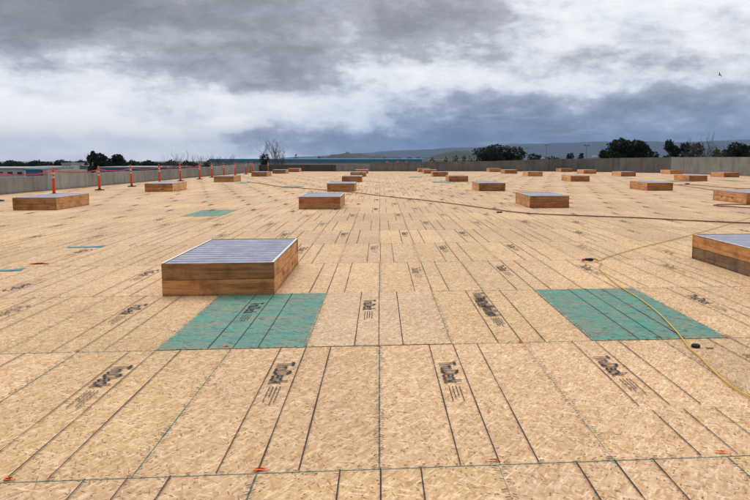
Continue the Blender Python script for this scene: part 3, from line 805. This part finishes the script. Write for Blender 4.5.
# ------------------------------------------------------------------ buildings beyond the roof
WALLW = varied('pale_stucco', (.42,.42,.40), (.52,.51,.49), .5, .85)
WALLB = varied('blue_metal_siding', (.055,.14,.26), (.08,.19,.33), 1.5, .5)
ROOFB = varied('bright_blue_fascia', (.045,.17,.31), (.07,.22,.37), .6, .45)
GREYB = varied('grey_industrial_wall', (.24,.25,.25), (.33,.34,.34), .6, .8)
BROWN = varied('brown_shed_wall', (.10,.07,.055), (.14,.10,.08), .8, .85)
DARKW = material('dark_window_glass', .15, 0, .5, (.03,.035,.045))[0]
ROOFG = varied('grey_flat_roof', (.30,.30,.30), (.40,.40,.39), .4, .9)
REDC = varied('red_awning_fabric', (.30,.05,.05), (.38,.08,.07), 2, .7)
def block(name, label, x0, x1, ytop, d, depth, wall, roof, cat='building', band=None, band_mat=None, windows=0, door=False, over=.35):
    a = bearing(x0, d); b = bearing(x1, d); H = CAM_H + (HOR-ytop)/F_PX*d - a.z
    w = (b-a).length; c = (a+b)/2
    root = thing(name, label, cat, c, -YAW)
    rt = .5 if band is None else band
    obj('wall', box_bm(-w/2, w/2, 0, depth, 0, H-rt), wall, root)
    obj('roof', box_bm(-w/2-over, w/2+over, -over, depth+over, H-rt+.002, H), band_mat or roof, root)
    for k in range(windows):
        xx = -w/2 + (k+.5)*w/windows
        f = obj('window', box_bm(xx-min(1.2,w/windows*.3), xx+min(1.2,w/windows*.3), -.06, -.004, H-rt-2.4, H-rt-1.0), WALLW, root)
        obj('pane', box_bm(xx-min(1.05,w/windows*.26), xx+min(1.05,w/windows*.26), -.09, -.062, H-rt-2.25, H-rt-1.15), DARKW, f)
    if door:
        for k in range(max(1, int(w/9))):
            xx = -w/2 + (k+.5)*w/max(1, int(w/9))
            obj('loading_door', box_bm(xx-1.8, xx+1.8, -.07, -.004, .1, min(4.2, H-rt-.4)), GREYB, root)
    return root, w, H
wh, ww_, hh_ = block('warehouse', 'long white warehouse with a bright blue fascia beyond the far parapet', 212, 421, 158.9, 215, 60, WALLW, ROOFG, band=.95, band_mat=ROOFB, door=True)
for x in (388, 398, 407):
    lx = (x-316.5)/F_PX*215
    bm = bmesh.new(); vs = [bm.verts.new(v) for v in ((lx-.45,-1.3,hh_-.95),(lx+.45,-1.3,hh_-.95),(lx+.45,-.36,hh_-.55),(lx-.45,-.36,hh_-.55),(lx-.45,-.36,hh_-.95),(lx+.45,-.36,hh_-.95))]
    for f in ((0,1,2,3),(0,4,5,1),(0,3,4),(1,5,2),(2,5,4,3)): bm.faces.new([vs[i] for i in f])
    obj('awning', bm, REDC, wh)
block('low_building', 'low blue sided building behind the left parapet between the orange posts', 101, 168, 166.6, 240, 24, WALLB, ROOFG, band=.4, windows=7)
block('warehouse', 'wide pale warehouse behind the left parapet at the left edge', -60, 27, 167.6, 300, 40, WALLW, ROOFG, windows=9, door=True)
block('metal_shed', 'small blue metal shed at the end of the pale warehouse', 28, 42.5, 168.8, 285, 12, WALLB, WALLB, cat='shed', band=.5)
block('brown_shed', 'small dark brown shed right of the blue shed', 43.2, 49.5, 169.6, 280, 9, BROWN, BROWN, cat='shed', band=.3)
block('white_tower_block', 'boxy white two storey building under the distant treeline', 64.5, 73.5, 162.8, 390, 14, WALLW, ROOFG, windows=3)
block('low_building', 'low pale grey building left of the boxy white one', 38, 63, 166.0, 400, 16, GREYB, ROOFG, windows=5)
block('low_building', 'low grey building right of the boxy white one', 75, 90, 165.5, 400, 16, GREYB, ROOFG, windows=3)
block('small_house', 'pale small house between the low dark trees', 545, 561, 157.3, 260, 9, WALLW, ROOFG, cat='house', windows=2)
block('small_house', 'pale house roof at the left foot of the largest tree', 597, 603, 155.2, 190, 6, WALLW, ROOFG, cat='house', windows=1)
block('low_building', 'low white building at the foot of the grassy hill', 422, 470, 159.6, 350, 14, WALLW, ROOFG, windows=8)

# light poles
def pole(x, ytop, d, label, heads, w=.10):
    b, H = at(x, ytop, d); root = thing('light_pole', label, 'light pole', b)
    mat = material('grey_galvanised_pole', .6, .3, .3, (.13,.135,.14))[0]
    obj('mast', lathe_bm([(w*1.5,0),(w,H*.5),(w*.7,H)], 8), mat, root, True)
    obj('crossarm', box_bm(-.75,.75,-.05,.05,H-.1,H,.01), mat, root)
    for s in heads: obj('lamp_head', box_bm(s-.25,s+.25,-.22,.22,H+.002,H+.16,.03), mat, root)
pole(585.3, 145.6, 190, 'tall light pole left of the largest tree', (-.55,.55), .13)
pole(545.5, 145.3, 300, 'thin light pole above the low trees right of the wide evergreens', (-.55,.55), .11)
pole(526.8, 148.0, 320, 'shorter thin light pole just right of the wide evergreens', (-.55,.55), .10)
pole(460.5, 148.4, 420, 'thin light pole on the crest of the grassy hill', (0,), .12)

# ------------------------------------------------------------------ hills and mountains
def ridge(name, xs, tops, d, depth, mat, base_y=158.6, seed=0, rough=.08, nx=90, ny=10):
    """a hill range: a bumpy terrain sheet rising to a crest, crest heights from the list"""
    V, Fc = [], []
    def top(x):
        for (xa, xb, ta, tb) in zip(xs, xs[1:], tops, tops[1:]):
            if xa <= x <= xb:
                t = (x-xa)/(xb-xa); t = t*t*(3-2*t); return ta+(tb-ta)*t
        return tops[-1]
    for j in range(ny+1):
        s = j/ny; prof = math.sin(min(1, s/.6)*math.pi/2)**1.2 if s < .6 else math.cos((s-.6)/.4*math.pi/2)
        dd = d + (s-.6)*depth
        for i in range(nx+1):
            x = xs[0] + (xs[-1]-xs[0])*i/nx
            p = bearing(x, dd); base = p.z; hz = max(0, CAM_H + (HOR-top(x))/F_PX*d - base)
            n = mnoise.fractal(Vector((i*.16, j*.5, seed)), .9, 2.1, 5)
            p.z = base - 2 + max(0, hz*prof*(1+rough*n) + 2)
            V.append(p)
    for j in range(ny):
        for i in range(nx):
            q = j*(nx+1)+i; Fc.append((q, q+1, q+nx+2, q+nx+1))
    return struct(raw(name, V, Fc, mat, None, True))
GRASSH = varied('grassy_hillside', (.014,.021,.009), (.030,.034,.016), .012, .95)
WOODH = varied('wooded_hillside', (.012,.018,.010), (.045,.042,.025), .012, .95)
MTN = varied('mountain_scrub', (.022,.030,.034), (.038,.044,.044), .0012, .95)
ridge('hill_grassy', [415,428,440,455,463,475,486,494], [159.4,157.2,154.0,151.2,150.6,152.4,156.5,159.4], 2200, 700, GRASSH, seed=3)
ridge('hill_wooded', [318,328,338,346,356,366,378,400], [157.2,156.2,154.2,153.2,153.8,155.0,156.2,157.2], 2800, 700, WOODH, seed=5, rough=.16)
ridge('mountains', [40,240,310,360,420,470,520,560,620,680,720,780,900,1000], [164,161.0,156.5,153.0,149.5,147.5,144.0,143.2,141.8,142.2,140.8,141.5,140,143], 12000, 3000, MTN, seed=8, rough=.07, nx=200, ny=14)

# bird
bm = bmesh.new()
body = [(0,-.22,0),(0,-.12,.0),(0,.02,0),(0,.14,0),(0,.24,.0)]
V, Fc = [], []
tube(V, Fc, [Vector(p) for p in body], [.01,.05,.075,.05,.015], 8)
for s in (-1, 1):
    b0 = len(V)
    V += [Vector(p) for p in ((0,.08,.03),(0,-.08,.03),(s*.30,-.06,.22),(s*.30,.10,.24),(s*.62,-.10,.12),(s*.60,.0,.14))]
    V += [v - Vector((0,0,.018)) for v in V[b0:b0+6]]
    for f in ((0,1,2,3),(3,2,4,5)):
        Fc.append(tuple(b0+i for i in f)); Fc.append(tuple(b0+6+i for i in f[::-1]))
bird = raw('bird', V, Fc, material('dark_feathers', .8, 0, .2, (.02,.02,.022))[0])
tag(bird, 'small dark bird flying in the grey sky at upper right', 'bird')
p = bearing(713.5, 120, 77.5); bird.location = p; bird.rotation_euler = (.3, .5, .8)

# ------------------------------------------------------------------ air
hz_m = bpy.data.materials.new('haze_air'); hz_m.use_nodes = True
nt = NT(hz_m.node_tree)
for n in list(hz_m.node_tree.nodes):
    if n.type != 'OUTPUT_MATERIAL': hz_m.node_tree.nodes.remove(n)
pv = nt.new('ShaderNodeVolumePrincipled')
pv.inputs['Color'].default_value = (.30,.47,.80,1); pv.inputs['Density'].default_value = 4.0e-5; pv.inputs['Anisotropy'].default_value = 0.0
nt.put([n for n in hz_m.node_tree.nodes if n.type == 'OUTPUT_MATERIAL'][0].inputs['Volume'], pv.outputs[0])
hz = obj('haze', box_bm(-17800,17800,-17800,17800,GROUND_Z-FALL*16000-1.5,420), hz_m)
hz['kind'] = 'stuff'

# ------------------------------------------------------------------ sky
SUN_AZ, SUN_EL = R(-12), R(46)          # azimuth from +Y towards +X
w = bpy.data.worlds.new('World'); scene.world = w; w.use_nodes = True
nt = NT(w.node_tree)
bg = w.node_tree.nodes['Background']
sky = nt.new('ShaderNodeTexSky', sky_type='NISHITA', sun_disc=False)
sky.sun_elevation = SUN_EL; sky.sun_rotation = SUN_AZ
D = nt.new('ShaderNodeTexCoord').outputs['Generated']
nrm = nt.new('ShaderNodeVectorMath', operation='NORMALIZE'); nt.put(nrm.inputs[0], D); D = nrm.outputs[0]
dx, dy, dz = nt.sep(D)
az = nt.m('MULTIPLY', nt.m('ARCTAN2', dx, dy), 57.2958)
el = nt.m('MULTIPLY', nt.m('ARCSINE', dz), 57.2958)
# cloud layer seen in perspective: a plane overhead, curved down to the skyline
zz = nt.m('ADD', nt.m('MAXIMUM', dz, 0.0), .10)
pl = nt.comb(nt.m('DIVIDE', dx, zz), nt.m('DIVIDE', dy, zz), 0.0)
dom = nt.comb(nt.m('DIVIDE', az, 9.0), nt.m('DIVIDE', el, 5.2), 0.0)
warp1 = nt.noise(dom, 1.1, 8, .60)
warp2 = nt.noise(nt.mapping(dom, 0, (1,1,1), (11,7,3)), 1.1, 8, .60)
u = nt.m('ADD', az, nt.m('MULTIPLY', nt.m('SUBTRACT', warp1, .5), 15.0))
v = nt.m('ADD', el, nt.m('MULTIPLY', nt.m('SUBTRACT', warp2, .5), 4.6))
def blob(px, py, sx, sy, amp):
    u0 = math.degrees(math.atan((px-CX)/F_PX) + YAW); v0 = math.degrees(math.atan((HOR-py)/F_PX))
    k = 57.2958/F_PX
    a = nt.m('POWER', nt.m('DIVIDE', nt.m('SUBTRACT', u, u0), sx*k), 2.0); b = nt.m('POWER', nt.m('DIVIDE', nt.m('SUBTRACT', v, v0), sy*k), 2.0)
    q = nt.m('ADD', a, b)
    return nt.m('MULTIPLY', nt.m('EXPONENT', nt.m('MULTIPLY', nt.m('POWER', q, 1.6), -.42)), amp)     # flat-topped patches with a firm edge
def total(lst):
    s = None
    for q in lst:
        g_ = blob(*q); s = g_ if s is None else nt.m('ADD', s, g_)
    return s
fine = nt.noise(nt.mapping(dom, .05, (1.0,1.2,1), (3,1,0)), 2.1, 10, .60)
mid = nt.noise(nt.mapping(dom, -.04, (.7,1.1,1), (5,9,0)), 1.5, 7, .56)
puff = nt.noise(nt.mapping(dom, .1, (1.0,1.15,1), (1,4,0)), 6.0, 6, .62)
shape = total([
    (20,30,95,36,-.60), (190,14,75,26,-.34), (250,76,80,18,-.46), (330,20,85,38,-.36), (430,24,60,40,-.20), (500,8,60,16,-.14),
    (120,60,36,12,.18), (110,128,160,28,.14), (390,74,70,12,.12),
    (605,66,80,12,-.24), (690,100,80,14,-.24), (565,108,130,13,-.22), (640,140,200,20,-.31), (450,140,130,17,-.25), (300,146,90,11,-.20), (205,114,60,6,-.16), (60,104,60,5,-.10), (130,140,120,5,-.08), (700,40,70,12,-.12), (470,100,50,10,-.12), (540,30,60,10,-.10)])
L = nt.m('ADD', nt.m('ADD', shape, .83), nt.m('ADD', nt.m('MULTIPLY', nt.m('SUBTRACT', fine, .5), .60), nt.m('MULTIPLY', nt.m('SUBTRACT', mid, .5), .62)))
L = nt.m('ADD', L, nt.m('MULTIPLY', nt.m('SUBTRACT', puff, .5), .34))
cl = nt.ramp(L, [(.10, (.23,.24,.28)), (.34, (.31,.325,.37)), (.55, (.46,.48,.54)), (.66, (.66,.69,.75)), (.77, (.83,.855,.90)), (1.0, (1.0,1.0,1.0))])
blue = nt.m('MULTIPLY', nt.mapr(az, -14, 4, .18, 1.0, True), nt.mapr(el, 1.0, 8.0, 1.0, 0.0, True))
blue = nt.m('MULTIPLY', blue, nt.mapr(L, .45, .95, 1.0, .12))
tint = nt.mix(blue, (1,1,1), (.58,.745,.98))
cl = nt.mix(1.0, cl, tint, 'MULTIPLY')
# overcast deck brightens towards the zenith (outside the picture)
zen = nt.mapr(el, 13, 55, 1.0, 1.9, True)
back = nt.mapr(dy, -.55, .35, .36, 1.0, True)
zen = nt.m('MULTIPLY', zen, back)
cl = nt.mix(1.0, cl, nt.comb(zen, zen, zen), 'MULTIPLY')
skyc = nt.mix(1.0, sky.outputs[0], (.10,.10,.10), 'MULTIPLY')
gap = nt.mapr(nt.noise(nt.mapping(pl, .4, (.7,1.3,1), (2,2,5)), 1.5, 5, .55), .60, .75, .0, .22)
fin = nt.mix(gap, cl, skyc)
nt.put(bg.inputs['Color'], fin); bg.inputs['Strength'].default_value = 1.0

sd = bpy.data.lights.new('sun', 'SUN'); sd.energy = 1.2; sd.angle = R(18); sd.color = (1, .96, .90)
so = bpy.data.objects.new('sun', sd); COL.objects.link(so)
dirv = Vector((math.sin(SUN_AZ)*math.cos(SUN_EL), math.cos(SUN_AZ)*math.cos(SUN_EL), math.sin(SUN_EL)))
so.rotation_euler = dirv.to_track_quat('Z', 'Y').to_euler(); so.location = (0,0,30)

# ------------------------------------------------------------------ output
vs = scene.view_settings
vs.view_transform = 'Standard'; vs.look = 'None'; vs.exposure = 0.06; vs.gamma = 1.0; vs.use_curve_mapping = False
scene.cycles.max_bounces = 5; scene.cycles.volume_bounces = 0
scene.cycles.use_denoising = True
